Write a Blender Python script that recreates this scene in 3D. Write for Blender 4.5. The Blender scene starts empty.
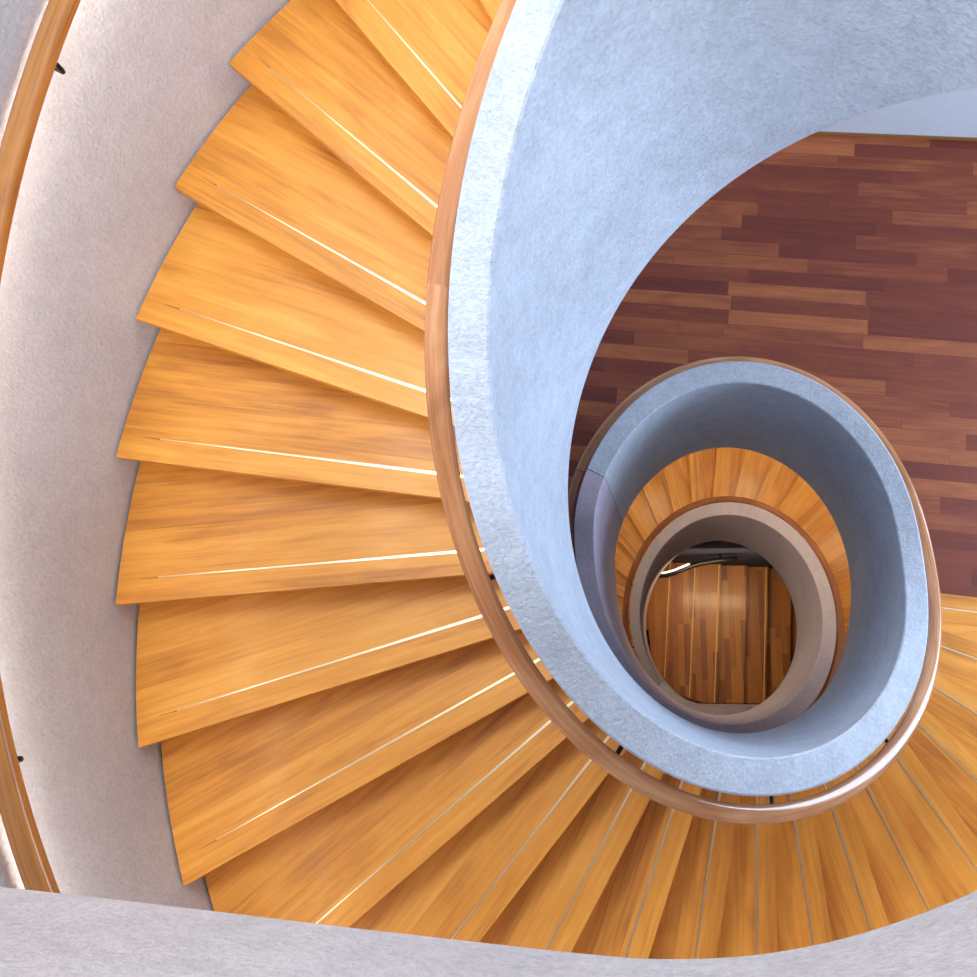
import bpy, bmesh, math, random
from math import sin, cos, radians, degrees, atan2, hypot, exp, log, pi
random.seed(7)
col = bpy.context.scene.collection
# ------------------------------------------------------------------ geometry of the place (metres)
RISE, DT, T0 = .15189, 10.72338, 121.196
E_OUT, R_OUT = 1.1386, 2.40                       # oval that bounds the steps
E_IN, CX, CY = 1.1494, .037, .100                 # oval of the well parapet
RPI, RPO = .770, .8765
HP, HPL, HR, LOW, LOWL = 1.1186, 1.2518, .994, .46, .142
TH2, T1 = 534.47, T0 + 22.5 * DT
LOW = .52
SEAM, STRAIGHT = 515.0, 945.0
W = 21.49 / 3

def sp(x): return W * (x / W if x / W > 30 else math.log1p(math.exp(x / W)))
def pitch(th): return RISE / DT * (sp(T1 - th) - sp(th - TH2))
def blend(th, a, b):
    g = lambda x: 1 / (1 + exp(max(-50, min(50, x))))
    k = g(-(th - T0 - 23 * DT + 4) / 7) * g((th - TH2) / 3)
    return a * (1 - k) + b * k
def pin(R, th): return (CX + R * cos(radians(th)), CY + R * E_IN * sin(radians(th)))
def pout(R, th): return (R * cos(radians(th)), R * E_OUT * sin(radians(th)))
def rim_z(th): return pitch(min(th, STRAIGHT)) + blend(th, HP, HPL)
def low_z(th):
    if th < 450:
        a, w = pitch(th) - .43, .04
        return -LOWL + w * math.log1p(math.exp(min(60, (a + LOWL) / w))) if (a + LOWL) / w < 60 else a
    k = 1 / (1 + exp(max(-50, min(50, (th - TH2) / 4))))
    return pitch(min(th, STRAIGHT)) - (LOWL * k + LOW * (1 - k))
def rail_z(th): return pitch(min(th, STRAIGHT)) + blend(th, HR, HPL - .21) - .09 / (1 + exp(-max(-50, min(50, (th - 560) / 8))))

# ------------------------------------------------------------------ materials
def new_mat(name):
    m = bpy.data.materials.new(name); m.use_nodes = True
    nt = m.node_tree; b = nt.nodes['Principled BSDF']
    return m, nt, b
def N(nt, t, **kw):
    n = nt.nodes.new(t)
    for k, v in kw.items():
        if k in n.inputs: n.inputs[k].default_value = v
        else: setattr(n, k, v)
    return n
def ramp(nt, stops):
    r = nt.nodes.new('ShaderNodeValToRGB'); e = r.color_ramp.elements
    while len(e) < len(stops): e.new(.5)
    for i, (p, c) in enumerate(stops): e[i].position = p; e[i].color = (*c, 1)
    return r
def srgb(r, g, b):
    f = lambda c: (c / 255 / 12.92) if c / 255 <= .04045 else ((c / 255 + .055) / 1.055) ** 2.4
    return (f(r), f(g), f(b))

def concrete(name, base, blotch=.14, bump=.25, rough=.85):
    m, nt, b = new_mat(name); L = nt.links.new
    tc = N(nt, 'ShaderNodeTexCoord')
    n1 = N(nt, 'ShaderNodeTexNoise', Scale=2.2, Detail=5.0, Roughness=.6)
    n2 = N(nt, 'ShaderNodeTexNoise', Scale=70.0, Detail=3.0, Roughness=.7)
    n3 = N(nt, 'ShaderNodeTexNoise', Scale=14.0, Detail=6.0, Roughness=.65)
    for n in (n1, n2, n3): L(tc.outputs['Object'], n.inputs['Vector'])
    d = tuple(c * (1 - blotch * 2) for c in base); l = tuple(min(1, c * (1 + blotch)) for c in base)
    r1 = ramp(nt, [(.3, d), (.7, l)])
    a1 = N(nt, 'ShaderNodeMath', operation='MULTIPLY_ADD'); a1.inputs[1].default_value = .28
    a2 = N(nt, 'ShaderNodeMath', operation='MULTIPLY_ADD'); a2.inputs[1].default_value = .30
    s = N(nt, 'ShaderNodeMath', operation='MULTIPLY'); s.inputs[1].default_value = .42
    L(n2.outputs['Fac'], s.inputs[0]); L(n3.outputs['Fac'], a2.inputs[0]); L(s.outputs[0], a2.inputs[2])
    L(n1.outputs['Fac'], a1.inputs[0]); L(a2.outputs[0], a1.inputs[2]); L(a1.outputs[0], r1.inputs['Fac'])
    v = N(nt, 'ShaderNodeTexVoronoi', Scale=30.0); L(tc.outputs['Object'], v.inputs['Vector'])
    pr = ramp(nt, [(.05, (.55, .55, .55)), (.11, (1, 1, 1))]); L(v.outputs['Distance'], pr.inputs['Fac'])
    mx = N(nt, 'ShaderNodeMixRGB', blend_type='MULTIPLY'); mx.inputs['Fac'].default_value = .55
    L(r1.outputs['Color'], mx.inputs[1]); L(pr.outputs['Color'], mx.inputs[2])
    L(mx.outputs['Color'], b.inputs['Base Color'])
    bp = N(nt, 'ShaderNodeBump', Strength=bump, Distance=.006)
    ad = N(nt, 'ShaderNodeMath', operation='ADD'); L(n2.outputs['Fac'], ad.inputs[0]); L(n3.outputs['Fac'], ad.inputs[1])
    L(ad.outputs[0], bp.inputs['Height']); L(bp.outputs['Normal'], b.inputs['Normal'])
    b.inputs['Roughness'].default_value = rough
    return m

def wood(name, c_dark, c_mid, c_light, plank=(.9, .11), rough=.35, grain=1.0, tone=.5, coat=.0, rot=0., coord='UV', bump=.08, mort=.0):
    m, nt, b = new_mat(name); L = nt.links.new
    tc = N(nt, 'ShaderNodeTexCoord'); mp = N(nt, 'ShaderNodeMapping'); mp.inputs['Rotation'].default_value = (0, 0, rot)
    L(tc.outputs[coord], mp.inputs['Vector'])
    br = N(nt, 'ShaderNodeTexBrick', Scale=1.0); br.offset = 0.; br.offset_frequency = 2; br.squash = 1.0
    br.inputs['Color1'].default_value = (0, 0, 0, 1); br.inputs['Color2'].default_value = (1, 1, 1, 1); br.inputs['Mortar'].default_value = (.3, .3, .3, 1)
    br.inputs['Mortar Size'].default_value = mort; br.inputs['Brick Width'].default_value = plank[0]; br.inputs['Row Height'].default_value = plank[1]
    sx = N(nt, 'ShaderNodeSeparateXYZ'); L(mp.outputs[0], sx.inputs[0])
    dv = N(nt, 'ShaderNodeMath', operation='DIVIDE'); dv.inputs[1].default_value = plank[1]; L(sx.outputs['Y'], dv.inputs[0])
    fl = N(nt, 'ShaderNodeMath', operation='FLOOR'); L(dv.outputs[0], fl.inputs[0])
    wn = N(nt, 'ShaderNodeTexWhiteNoise', noise_dimensions='1D'); L(fl.outputs[0], wn.inputs['W'])
    ma = N(nt, 'ShaderNodeMath', operation='MULTIPLY_ADD'); ma.inputs[1].default_value = plank[0] * 5; L(wn.outputs['Value'], ma.inputs[0]); L(sx.outputs['X'], ma.inputs[2])
    cx_ = N(nt, 'ShaderNodeCombineXYZ'); L(ma.outputs[0], cx_.inputs['X']); L(sx.outputs['Y'], cx_.inputs['Y'])
    L(cx_.outputs[0], br.inputs['Vector'])
    # grain: noise stretched along the board, shifted board by board
    sh = N(nt, 'ShaderNodeVectorMath', operation='MULTIPLY_ADD'); sh.inputs[1].default_value = (3, 7, 5)
    L(br.outputs['Color'], sh.inputs[0]); L(mp.outputs[0], sh.inputs[2])
    st = N(nt, 'ShaderNodeMapping'); st.inputs['Scale'].default_value = (1.3, 34, 1); L(sh.outputs[0], st.inputs['Vector'])
    ng = N(nt, 'ShaderNodeTexNoise', Scale=1.5, Detail=7.0, Roughness=.62, Distortion=.9); L(st.outputs[0], ng.inputs['Vector'])
    st2 = N(nt, 'ShaderNodeMapping'); st2.inputs['Scale'].default_value = (1.2, 5, 1); L(sh.outputs[0], st2.inputs['Vector'])
    nb = N(nt, 'ShaderNodeTexNoise', Scale=1.3, Detail=3.0, Roughness=.5, Distortion=1.2); L(st2.outputs[0], nb.inputs['Vector'])
    m1 = N(nt, 'ShaderNodeMixRGB'); m1.inputs['Fac'].default_value = .5
    L(ng.outputs['Fac'], m1.inputs[1]); L(nb.outputs['Fac'], m1.inputs[2])
    gr = ramp(nt, [(.5 - .22 / grain, (0, 0, 0)), (.5 + .22 / grain, (1, 1, 1))]); L(m1.outputs['Color'], gr.inputs['Fac'])
    m2 = N(nt, 'ShaderNodeMixRGB'); m2.inputs['Fac'].default_value = tone
    L(gr.outputs['Color'], m2.inputs[1]); L(br.outputs['Color'], m2.inputs[2])
    cr = ramp(nt, [(.08, c_dark), (.5, c_mid), (.92, c_light)]); L(m2.outputs['Color'], cr.inputs['Fac'])
    L(cr.outputs['Color'], b.inputs['Base Color'])
    b.inputs['Roughness'].default_value = rough
    b.inputs['Coat Weight'].default_value = coat; b.inputs['Coat Roughness'].default_value = .12
    bp = N(nt, 'ShaderNodeBump', Strength=bump, Distance=.003); L(ng.outputs['Fac'], bp.inputs['Height']); L(bp.outputs['Normal'], b.inputs['Normal'])
    return m
def plain(name, c, rough=.5, metal=0., emit=0., ec=None):
    m, nt, b = new_mat(name)
    n = N(nt, 'ShaderNodeTexNoise', Scale=40.0); tc = N(nt, 'ShaderNodeTexCoord'); nt.links.new(tc.outputs['Object'], n.inputs['Vector'])
    r = ramp(nt, [(.3, tuple(x * .9 for x in c)), (.7, c)]); nt.links.new(n.outputs['Fac'], r.inputs['Fac']); nt.links.new(r.outputs['Color'], b.inputs['Base Color'])
    b.inputs['Roughness'].default_value = rough; b.inputs['Metallic'].default_value = metal
    if emit: b.inputs['Emission Color'].default_value = (*(ec or c), 1); b.inputs['Emission Strength'].default_value = emit
    return m

M_WALL = concrete('wall_plaster', (.665, .685, .735), .13, .7)
M_PAR = concrete('parapet_concrete', (.55, .60, .68), .19, .9)
M_PAR2 = concrete('mauve_lit_parapet_concrete', (.55, .48, .58), .15, .5)  # same concrete, with the mauve light of the deep ring put into its colour
M_SLAB = concrete('slab_concrete', (.55, .505, .505), .18, .7)
M_BACK = concrete('back_wall_plaster', (.58, .62, .68), .06, .15)
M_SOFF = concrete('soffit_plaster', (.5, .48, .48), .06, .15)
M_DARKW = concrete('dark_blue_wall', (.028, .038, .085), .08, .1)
M_WHITE = plain('white_floor_coating', (.85, .84, .85), .5)
M_TREAD = wood('oak_step', (.46, .150, .018), (.76, .305, .036), (.92, .43, .072), (60.0, .115), .48, 1.3, .34, .08)
M_RISER = wood('oak_riser', (.42, .14, .02), (.60, .23, .032), (.70, .30, .05), (60., .3), .45, 1.0, .2)
M_FLOOR = wood('dark_parquet', (.10, .010, .006), (.20, .037, .013), (.44, .135, .038), (.95, .108), .5, .9, .52, .0, radians(6.5), 'Object', mort=.0015)
M_RAIL = wood('oak_handrail', (.40, .14, .035), (.62, .25, .06), (.74, .34, .10), (3.0, .5), .22, 1.2, .0, .5)
M_RAILI = wood('brown_oak_handrail', (.34, .135, .045), (.54, .225, .09), (.66, .35, .16), (30., .5), .2, 1.5, .0, .6)
M_RAILD = wood('red_brown_handrail', (.22, .075, .035), (.34, .12, .055), (.44, .19, .10), (3.0, .5), .28, 1.2, .0, .5)
M_LOWT = wood('low_step_planks', (.20, .062, .012), (.38, .135, .026), (.55, .23, .05), (.75, .075), .4, 1.0, .6, .15)
M_BRASS = plain('pale_brass', (.95, .82, .55), .32, 1.)
M_BRASSD = plain('golden_brass', (.80, .50, .16), .6, .3)  # deeper gold and less metallic, for strips of the lower flights
M_GROOVE = plain('dark_groove', (.26, .11, .03), .7)
M_BLACK = plain('black_steel', (.02, .018, .02), .35, .6)
M_LED = plain('warm_light_strip', (1, .93, .80), .5, 0, 30., (1, .94, .86))
M_LEDW = plain('white_light_strip', (1, 1, 1), .5, 0, .9, (1, .97, .92))

# ------------------------------------------------------------------ object helpers
def link(name, bm, mat, parent=None, smooth=False):
    me = bpy.data.meshes.new(name)
    bmesh.ops.recalc_face_normals(bm, faces=bm.faces[:])
    bm.to_mesh(me); bm.free(); me.materials.append(mat)
    if smooth:
        for p in me.polygons: p.use_smooth = True
    o = bpy.data.objects.new(name, me); col.objects.link(o)
    if parent: o.parent = parent; o.matrix_parent_inverse = parent.matrix_world.inverted() if False else o.matrix_parent_inverse
    return o
def tag(o, label=None, cat=None, group=None, kind=None):
    if label: o['label'] = label
    if cat: o['category'] = cat
    if group: o['group'] = group
    if kind: o['kind'] = kind
    return o
def empty(name): o = bpy.data.objects.new(name, None); o.empty_display_size = .2; col.objects.link(o); return o

def sweep(sections, close=False, smooth_uv=True):
    """sections: list of rings (lists of points). UV: u along, v around (metres)."""
    bm = bmesh.new(); uv = bm.loops.layers.uv.new('UVMap')
    rows = [[bm.verts.new(p) for p in s] for s in sections]
    n = len(sections[0]); us = [0.]
    for a, b in zip(sections, sections[1:]): us.append(us[-1] + math.dist(a[0], b[0]))
    vs = [0.]
    for i in range(n): vs.append(vs[-1] + math.dist(sections[0][i], sections[0][(i + 1) % n]))
    for i in range(len(rows) - 1):
        for k in range(n):
            f = bm.faces.new((rows[i][k], rows[i][(k + 1) % n], rows[i + 1][(k + 1) % n], rows[i + 1][k]))
            for l, c in zip(f.loops, ((us[i], vs[k]), (us[i], vs[k + 1]), (us[i + 1], vs[k + 1]), (us[i + 1], vs[k]))): l[uv].uv = c
    bm.faces.new(rows[0]); bm.faces.new(rows[-1][::-1])
    return bm
def prism(pts, z0, z1, d=(1, 0), off=(0, 0)):
    """pts: ccw plan polygon; UV: u along d, v across, in metres."""
    bm = bmesh.new(); uv = bm.loops.layers.uv.new('UVMap')
    top = [bm.verts.new((x, y, z1)) for x, y in pts]; bot = [bm.verts.new((x, y, z0)) for x, y in pts]
    n = len(pts); bm.faces.new(top); bm.faces.new(bot[::-1])
    for i in range(n): bm.faces.new((bot[i], bot[(i + 1) % n], top[(i + 1) % n], top[i]))
    for f in bm.faces:
        for l in f.loops:
            x, y, z = l.vert.co; l[uv].uv = (x * d[0] + y * d[1] + off[0], -x * d[1] + y * d[0] + z + off[1])
    return bm
def bevel(bm, w, seg=2):
    es = [e for e in bm.edges if len(e.link_faces) == 2 and e.calc_face_angle(0) > .9]
    bmesh.ops.bevel(bm, geom=es, offset=w, segments=seg, affect='EDGES', profile=.6)
    return bm
def sharp_smooth(o, ang=35):
    for p in o.data.polygons: p.use_smooth = True
    bm = bmesh.new(); bm.from_mesh(o.data)
    for e in bm.edges: e.smooth = e.calc_face_angle(0) < radians(ang)
    bm.to_mesh(o.data); bm.free()

# ------------------------------------------------------------------ steps
DIRS = {1: -52, 2: -42.2, 3: -31.2, 4: -19.5, 5: -7.5, 6: 4.7, 7: 17, 8: 28.7, 9: 39.9, 10: 50.7, 11: 60.3, 12: 69.8, 13: 78.8, 14: 87.3, 15: 95.9, 16: 105, 17: 114.4, 18: 123.6, 19: 134.2, 20: 146.7, 21: 160, 22: 173}
OFFS = {1: .067, 2: .075, 3: .078, 4: .07, 5: .072, 6: .092, 7: .088, 8: .098, 9: .106, 10: .115, 11: .13, 12: .14, 13: .157, 14: .178, 15: .19, 16: .205, 17: .226, 18: .262, 19: .262, 20: .236, 21: .192, 22: .142}
def line1(j):
    if j < 1: return radians(-52 + 10.7 * (j - 1)), .067
    if j > 22: return radians(173 + 13 * (j - 22)), .1
    return radians(DIRS[j]), OFFS[j]
def line2(k):
    th = 539.8 + 10.5 * k
    x, y = pout(1, th); return atan2(y, x) + pi, .085
def hit(phi, off, R, e, cx, cy):
    """outermost crossing (walking outward) of the nosing line with an oval"""
    dx, dy = cos(phi), sin(phi); bx, by = off * dy, -off * dx
    X, Y = bx - cx, (by - cy) / e; DX, DY = -dx, -dy / e
    a = DX * DX + DY * DY; b = X * DX + Y * DY; c = X * X + Y * Y - R * R
    t = (-b + math.sqrt(b * b - a * c)) / a
    return (bx - dx * t, by - dy * t)
def ang(p, e, cx, cy): return atan2((p[1] - cy) / e, p[0] - cx)
def annular(phiA, offA, phiB, offB, rin=RPO + .004, rout=R_OUT - .001):
    """plan polygon between two nosing lines, B uphill of A, from the parapet to the wall"""
    A1 = hit(phiA, offA, rout, E_OUT, 0, 0); A0 = hit(phiA, offA, rin, E_IN, CX, CY)
    B1 = hit(phiB, offB, rout, E_OUT, 0, 0); B0 = hit(phiB, offB, rin, E_IN, CX, CY)
    pts = [A0]
    def arc(p, q, R, e, cx, cy, n=7):
        a = ang(p, e, cx, cy); b = ang(q, e, cx, cy)
        d = (b - a + pi) % (2 * pi) - pi
        return [(cx + R * cos(a + d * i / n), cy + R * e * sin(a + d * i / n)) for i in range(1, n)]
    pts += [A1] + arc(A1, B1, rout, E_OUT, 0, 0) + [B1, B0] + arc(B0, A0, rin, E_IN, CX, CY)
    area = sum(p[0] * q[1] - q[0] * p[1] for p, q in zip(pts, pts[1:] + pts[:1]))
    return pts if area > 0 else pts[::-1]
def quad(phi, o0, o1, s_in, s_out, taper=1.):
    """thin plan strip beside a nosing line between two walking distances from its outer end"""
    dx, dy = cos(phi), sin(phi)
    P = hit(phi, o0, R_OUT, E_OUT, 0, 0); Q = (P[0] + dx * s_out, P[1] + dy * s_out)
    base = [(P[0] + dx * s_in, P[1] + dy * s_in), Q]
    n = (dy, -dx); w = o1 - o0
    w0 = w * taper
    pts = [base[0], base[1], (base[1][0] + n[0] * w, base[1][1] + n[1] * w), (base[0][0] + n[0] * w0, base[0][1] + n[1] * w0)]
    area = sum(p[0] * q[1] - q[0] * p[1] for p, q in zip(pts, pts[1:] + pts[:1]))
    return pts if area > 0 else pts[::-1]
def step(parent, line, j, z, rise, mat=M_TREAD, strip_mat=M_BRASS):
    phi, off = line(j); phB, offB = line(j - 1)
    d = (cos(phi), sin(phi)); uo = (random.uniform(0, 40), random.uniform(0, 40))
    t = link('step', bevel(prism(annular(phi, off, phB, offB - .034), z - .04, z, d, uo), .004), mat, parent)
    r = link('riser', prism(annular(phi, off - .022, phi, off - .042, rout=R_OUT - .004), z - rise, z - .0402, d, uo), M_RISER, t)
    inner = hit(phi, off, RPO, E_IN, CX, CY); outer = hit(phi, off, R_OUT, E_OUT, 0, 0); ln = math.dist(inner, outer)
    s = link('nosing_strip', prism(quad(phi, off - .0905, off - .0795, .16, ln - .06, .3), z + .0002, z + .0022, d), strip_mat, t); s['label'] = 'pale metal strip'
    g = link('groove', prism(quad(phi, off - .0885, off - .0855, .085, .158, .3), z + .0002, z + .0012, d), M_GROOVE, t); g['label'] = 'dark end of the strip'
    return t

def soffit(parent, ths, zf, mat=M_SOFF):
    secs = []
    for th in ths:
        z = zf(th); a = pin(RPO + .004, th); b = pout(R_OUT - .01, th)
        secs.append([(*a, z - .24), (*b, z - .24), (*b, z - .40), (*a, z - .40)])
    return link('soffit', sweep(secs), mat, parent)

upper = tag(empty('spiral_staircase'), 'upper flight of wide honey oak steps curling down from the left to the dark floor', 'staircase')
for j in range(-6, 23): step(upper, line1, j, (23 - j) * RISE, RISE)
soffit(upper, [55 + 5 * i for i in range(59)], lambda th: pitch(th))
lower = tag(empty('spiral_staircase'), 'lower flight of narrow-looking orange steps seen as a ring through the inner opening', 'staircase')
RISE2 = RISE / DT * 10.5
for k in range(1, 38): step(lower, line2, k, -k * RISE2, RISE2, M_TREAD, M_BRASSD)
soffit(lower, [548 + 5 * i for i in range(77)], lambda th: -(th - 539.8) / 10.5 * RISE2)

# ------------------------------------------------------------------ concrete parapets round the well
def par_section(th, ri=RPI, ro=RPO):
    zt, zb = rim_z(th), low_z(th); b = .006
    P = lambda R, z: (*pin(R, th), z)
    return [P(ri, zb), P(ri, zt - b), P(ri + b, zt), P(ro - b, zt), P(ro, zt - b), P(ro, zb)]
def frange(a, b, s):
    n = max(1, int(round((b - a) / s))); return [a + (b - a) * i / n for i in range(n + 1)]
p1 = link('parapet', sweep([par_section(t) for t in frange(48, SEAM - .12, 1.5)]), M_PAR)
sharp_smooth(p1, 30)
tag(p1, 'pale blue-grey concrete parapet spiralling around the large well and past the dark floor', 'parapet')
secs = [par_section(t) for t in frange(SEAM + .12, STRAIGHT, 1.5)]
last = par_section(STRAIGHT)
x0 = pin(RPI, STRAIGHT)[0]
for i in range(1, 13):                              # runs out straight along the bottom corridor
    f = i / 12; dx = 1.55 * f
    u = min(1, dx / .45); e = u * (2 - u)
    secs.append([(p[0] + dx, p[1] + (-.79 - last[0][1]) * e + (0 if k < 2 else 0), p[2]) for k, p in enumerate(last)])
p2 = link('parapet', sweep(secs), M_PAR2); sharp_smooth(p2, 30)
tag(p2, 'concrete parapet of the lower flight, tinted mauve for the light down there, the smallest and deepest ring', 'parapet')

# ------------------------------------------------------------------ handrails
def tube(points_frames, w, h, n=16, sup=2.6):
    secs = []
    for (x, y, z), (nx, ny) in points_frames:
        s = []
        for i in range(n):
            a = 2 * pi * i / n; c, d = cos(a), sin(a)
            u = math.copysign(abs(c) ** (2 / sup), c) * w / 2; v = math.copysign(abs(d) ** (2 / sup), d) * h / 2
            s.append((x + nx * u, y + ny * u, z + v))
        secs.append(s)
    return sweep(secs)
def normal_at(f, th):
    a = f(th - .5); b = f(th + .5); tx, ty = b[0] - a[0], b[1] - a[1]; L = hypot(tx, ty); return (ty / L, -tx / L)
def rail_frames(R, ths):
    f = lambda t: pin(R, t)
    return [((*f(t), rail_z(t)), normal_at(f, t)) for t in ths]
def rod(name, pts, r, mat, parent, n=8):
    """small bent rod through points"""
    from mathutils import Vector
    secs = []
    for i, p in enumerate(pts):
        p = Vector(p); a = Vector(pts[max(i - 1, 0)]); b = Vector(pts[min(i + 1, len(pts) - 1)])
        t = (b - a).normalized(); up = Vector((0, 0, 1)) if abs(t.z) < .9 else Vector((1, 0, 0))
        s = t.cross(up).normalized(); q = s.cross(t)
        secs.append([tuple(p + s * r * cos(2 * pi * k / n) + q * r * sin(2 * pi * k / n)) for k in range(n)])
    o = link(name, sweep(secs), mat, parent, True); return o
def inner_rail(label, t0, t1, mat, brk):
    root = tag(empty('handrail'), label, 'handrail')
    o = link('rail', tube(rail_frames(.938, frange(t0, t1, 1.5)), .064, .050), mat, root, True)
    sharp_smooth(o, 50)
    for th in brk:
        z = rail_z(th); a = pin(RPO - .001, th); b = pin(.938, th)
        rod('bracket', [(*a, z - .075), (*pin(.925, th), z - .075), (*b, z - .06), (*b, z - .022)], .008, M_BLACK, root)
    return root
inner_rail('polished oak handrail along the outside of the large pale parapet beside the wide steps', 48, SEAM - .1, M_RAILI, [60, 95, 130, 165, 200, 235, 270, 305, 340, 375, 410, 445, 480, 505])
inner_rail('red-brown handrail hugging the smallest lower parapet ring', SEAM + .1, STRAIGHT, M_RAILD, [530 + 35 * i for i in range(12)])

wr = tag(empty('handrail'), 'light oak handrail on the outer wall at the left edge with glowing strip behind it', 'handrail')
def wall_frames(R, dz, ths):
    f = lambda t: pout(R, t)
    return [((*f(t), pitch(t) + .865 + dz), normal_at(f, t)) for t in ths]
WT = frange(100, 345, 1.5)
sharp_smooth(link('rail', tube(wall_frames(2.338, 0, WT), .074, .060), M_RAIL, wr, True), 50)
link('light_strip', tube(wall_frames(2.339, -.0325, WT), .016, .006, 8), M_LED, wr, True)
for th in (112, 132.5, 153.6, 175, 197, 219, 241, 263, 285, 307, 329):
    z = pitch(th) + .865
    rod('bracket', [(*pout(2.338, th), z - .025), (*pout(2.338, th), z - .075), (*pout(2.345, th), z - .088), (*pout(2.4095, th), z - .092)], .008, M_BLACK, wr)

# ------------------------------------------------------------------ setting: walls, floors
def struct(name, bm, m, smooth=False):
    o = link(name, bm, m, None, smooth); o['kind'] = 'structure'
    if smooth: sharp_smooth(o, 30)
    return o
def ring_wall(name, t0, t1, z0, z1, m=M_WALL):
    secs = []
    for t in frange(t0, t1, 2.5):
        a = pout(2.41, t); b = pout(2.60, t)
        secs.append([(*a, z0), (*a, z1), (*b, z1), (*b, z0)])
    return struct(name, sweep(secs), m, True)
ring_wall('wall_left', 96, 348, -.16, 5.3)
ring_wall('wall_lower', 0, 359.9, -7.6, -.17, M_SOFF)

# landing floor between the flights, opening under the parapet ring
ph, of = line1(22)
a0 = hit(ph, of - .024, RPO - .05, E_IN, CX, CY); dx, dy = -cos(ph), -sin(ph)
pts = [a0, (a0[0] + dx * 4.6, a0[1] + dy * 4.6)]
wl = lambda x: 3.36 - .105 * (x - .715)
pts += [(pts[-1][0], wl(pts[-1][0])), (-2.75, wl(-2.75)), (-2.75, .1)]
ph2, of2 = line2(0)
e0 = hit(ph2, of2, R_OUT + .2, E_OUT, 0, 0); e1 = hit(ph2, of2, RPO - .05, E_IN, CX, CY)
pts += [e0, e1]
s = degrees(ang(e1, E_IN, CX, CY)) % 360; t = degrees(ang(a0, E_IN, CX, CY))
t = (t + 180) % 360 - 180
pts += [pin(RPO - .05, s + (t - s) * i / 40) for i in range(1, 40)]
struct('floor', prism(pts, -.14, 0), M_FLOOR)
# back wall of the landing
x0, x1 = -2.9, 6.2
struct('wall_back', prism([(x0, wl(x0)), (x1, wl(x1)), (x1, wl(x1) + .2), (x0, wl(x0) + .2)], 0, 3.4), M_BACK)
struct('baseboard_back', prism([(x0, wl(x0) - .012), (x1, wl(x1) - .012), (x1, wl(x1) - .001), (x0, wl(x0) - .001)], .0005, .03), M_GROOVE)

# upper floor slab whose edge crosses the bottom of the view
edge = [(-2.05, -.865), (-1.75, -.875), (-1.442, -.888), (-1.058, -.912), (-.871, -.925), (-.587, -.943), (-.45, -.951), (-.33, -.955), (-.2, -.948), (-.087, -.930), (.006, -.9065), (.1, -.8755), (.177, -.8445), (.27, -.80), (.36, -.745), (.54, -.59), (.70, -.38), (.82, -.15), (.89, .10), (.91, .35), (.86, .60), (.78, .80), (.70, .93)]
def catmull(P, n=6):
    out = []
    for i in range(len(P) - 1):
        a, b, c, d = P[max(i - 1, 0)], P[i], P[i + 1], P[min(i + 2, len(P) - 1)]
        for k in range(n):
            t = k / n
            out.append(tuple(.5 * (2 * b[q] + (c[q] - a[q]) * t + (2 * a[q] - 5 * b[q] + 4 * c[q] - d[q]) * t * t + (3 * b[q] - a[q] - 3 * c[q] + d[q]) * t ** 3) for q in (0, 1)))
    return out + [P[-1]]
edge = catmull(edge)
ph3, of3 = line1(-6)
ang0 = degrees(atan2(edge[0][1] / E_OUT, edge[0][0]))
first = hit(atan2(-edge[0][1], -edge[0][0]), 0, 2.408, E_OUT, 0, 0)
aL = degrees(ang(first, E_OUT, 0, 0)) % 360
tp = hit(ph3, of3 - .3, 2.408, E_OUT, 0, 0); aT = degrees(ang(tp, E_OUT, 0, 0)) % 360 + 360
arc = [pout(2.408, aL + (aT - aL) * i / 40) for i in range(41)]
poly = arc[::-1] + edge
# make counter-clockwise
ar = sum(p[0] * q[1] - q[0] * p[1] for p, q in zip(poly, poly[1:] + poly[:1]))
if ar < 0: poly = poly[::-1]
o = struct('floor', bevel(prism(poly, 4.2, 4.6), .006, 2), M_SLAB)
o.name = 'floor_upper'
o.data.materials.append(M_WHITE)
for p in o.data.polygons:
    if p.normal.z > .95: p.material_index = 1

# ------------------------------------------------------------------ bottom: straight steps, dark wall, small rail
low = tag(empty('straight_staircase'), 'straight flight of brown planked steps seen at the very bottom of the well', 'staircase')
XS = [-1.10, -.78, -.457, -.134, .184, .533, .826, 1.148, 1.47, 1.79]
NX = .07
for i in range(1, len(XS)):
    z = -5.95 - .15 * (i - 2)
    xa, xb = XS[i - 1] - .03, XS[i]
    y1 = .96
    def clipy(x):
        if x >= -.02: return -.783
        u = (x - CX) / (RPI - .02)
        return max(-.783, CY - (RPI - .02) * E_IN * math.sqrt(max(0, 1 - u * u))) if abs(u) < 1 else CY
    n = 8; bot = [(xa + (xb - xa) * k / n, clipy(xa + (xb - xa) * k / n)) for k in range(n + 1)]
    P = bot + [(xb + NX * y1, y1), (xa + NX * y1, y1)]
    P = [(x + (NX * y if y < y1 else 0), y) for x, y in P]
    uo = (random.uniform(0, 9), random.uniform(0, 9))
    t = link('step', prism(P, z - .15, z, (0, 1), uo), M_LOWT, low)
    yb = clipy(xb - .05) + .01
    q = [(xb - .036 + NX * yb, yb), (xb - .022 + NX * yb, yb), (xb - .022 + NX * (y1 - .01), y1 - .01), (xb - .036 + NX * (y1 - .01), y1 - .01)]
    if i in (2, 3, 4, 6, 8): link('nosing_strip', prism(q, z + .0002, z + .003, (0, 1)), M_BRASSD, t)['label'] = 'pale metal strip'
bw = bmesh.new(); prev = None
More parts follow.
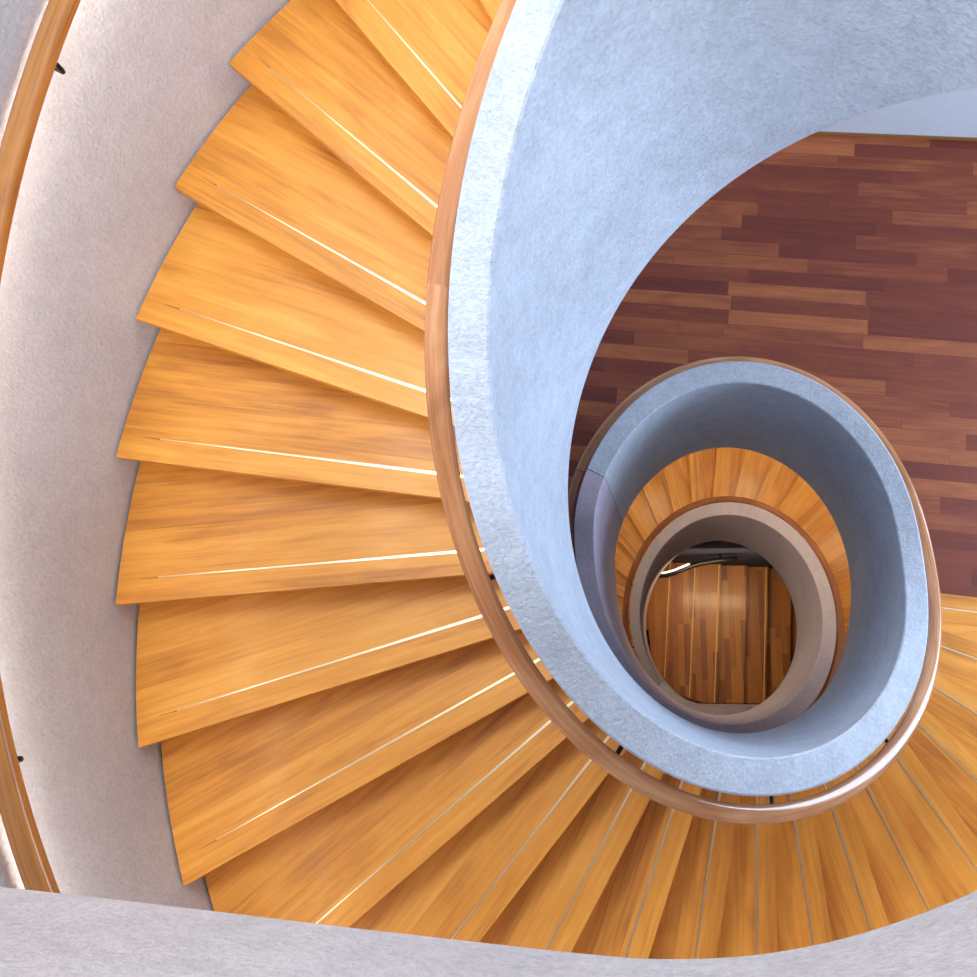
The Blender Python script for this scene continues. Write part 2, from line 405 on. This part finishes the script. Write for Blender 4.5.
for i in range(33):
    x = -1.15 + 2.4 * i / 32; y = .967 + .0065 * x
    th = 720 + degrees(ang((x, y), E_IN, CX, CY)); zt = pitch(th) - .60
    q = [bw.verts.new(p) for p in ((x, y, -7.58), (x, y, zt), (x, y + .09, zt), (x, y + .09, -7.58))]
    if prev:
        for k in range(4): bw.faces.new((prev[k], prev[(k + 1) % 4], q[(k + 1) % 4], q[k]))
    else: bw.faces.new(q)
    prev = q
bw.faces.new(prev[::-1])
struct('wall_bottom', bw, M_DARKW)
struct('floor_bottom', prism([(-2.9, -2.9), (2.9, -2.9), (2.9, 2.9), (-2.9, 2.9)], -7.75, -7.6), M_FLOOR)
lr = tag(empty('handrail'), 'short dark curved handrail with a white lit strip beside the dark wall at the bottom', 'handrail')
hp_ = [(-1.1, .74, -5.15), (-.80, .715, -5.17), (-.66, .695, -5.19), (-.555, .69, -5.2), (-.46, .70, -5.2), (-.37, .725, -5.2), (-.27, .765, -5.2), (-.18, .80, -5.2), (-.05, .84, -5.2), (.12, .87, -5.2), (.4, .90, -5.2)]
rod('rail', hp_, .030, M_BLACK, lr, 12)
rod('light_strip', [(x, y + .028, z + .035) for x, y, z in hp_[:8]], .012, M_LEDW, lr)
rod('bracket', [(.2, .88, -5.22), (.2, .93, -5.3), (.2, .96, -5.3)], .01, M_BLACK, lr)

# ------------------------------------------------------------------ light
w = bpy.data.worlds.new('World'); bpy.context.scene.world = w; w.use_nodes = True
bg = w.node_tree.nodes['Background']; bg.inputs['Color'].default_value = (.90, .94, 1.0, 1); bg.inputs['Strength'].default_value = .95
def area(name, loc, target, sx, sy, power, color):
    from mathutils import Vector
    l = bpy.data.lights.new(name, 'AREA'); l.shape = 'RECTANGLE'; l.size = sx; l.size_y = sy; l.energy = power; l.color = color
    o = bpy.data.objects.new(name, l); col.objects.link(o); o.location = loc
    o.rotation_euler = (Vector(target) - Vector(loc)).to_track_quat('-Z', 'Y').to_euler(); return o
area('window_daylight', (4.4, .5, 2.0), (-.4, .3, 2.1), 2.8, 2.8, 270, (.55, .73, 1.0))
area('sky_fill', (-1.9, 2.3, 9.0), (.3, -.3, 1.0), 1.8, 1.8, 200, (.66, .80, 1.0))  # unseen cool light from above, added to lift rims and rail sheen
area('sky_fill', (.6, -3.4, 9.0), (.4, .9, 3.4), 2.0, 1.6, 210, (.66, .80, 1.0))  # second unseen cool light, added to brighten parapet faces turned this way
area('warm_stair_fill', (-4.5, 1.5, 9.0), (-1.6, 0, 2.5), 2.4, 2.4, 290, (1.0, .90, .76))  # unseen warm fill, added to brighten the wide steps; no fitting here
for k, (th, p) in enumerate(((30, 13), (70, 20), (110, 20), (150, 17), (190, 12))):
    x, y = pout(1.95, th); area('under_landing_fill', (x, y, -.2 if th < 175 else -.95), (x * .9, y * .9, -5), .4, .4, p, (1.0, .83, .54))  # unseen warm fills, added to brighten the lower flight; no fittings
area('bottom_steps_fill', (.2, .62, -4.75), (.2, .5, -6), .9, .2, 13, (1.0, .72, .42))  # unseen warm fill, added to brighten the straight steps

# ------------------------------------------------------------------ camera
cd = bpy.data.cameras.new('Camera'); cam = bpy.data.objects.new('Camera', cd); col.objects.link(cam)
cam.location = (-.26814, -.54535, 5.80751); cam.rotation_euler = (.32699, .09837, .01056)
cd.sensor_fit = 'HORIZONTAL'; cd.sensor_width = 36; cd.lens = 886.93 / 977 * 36
cd.shift_x = (488.5 - 592.2542) / 977; cd.shift_y = (382.4412 - 488.5) / 977
cd.clip_start = .02; cd.clip_end = 100
sc = bpy.context.scene; sc.camera = cam
vs = sc.view_settings; vs.view_transform = 'Standard'; vs.look = 'None'; vs.gamma = 1; vs.use_curve_mapping = False; vs.exposure = .02
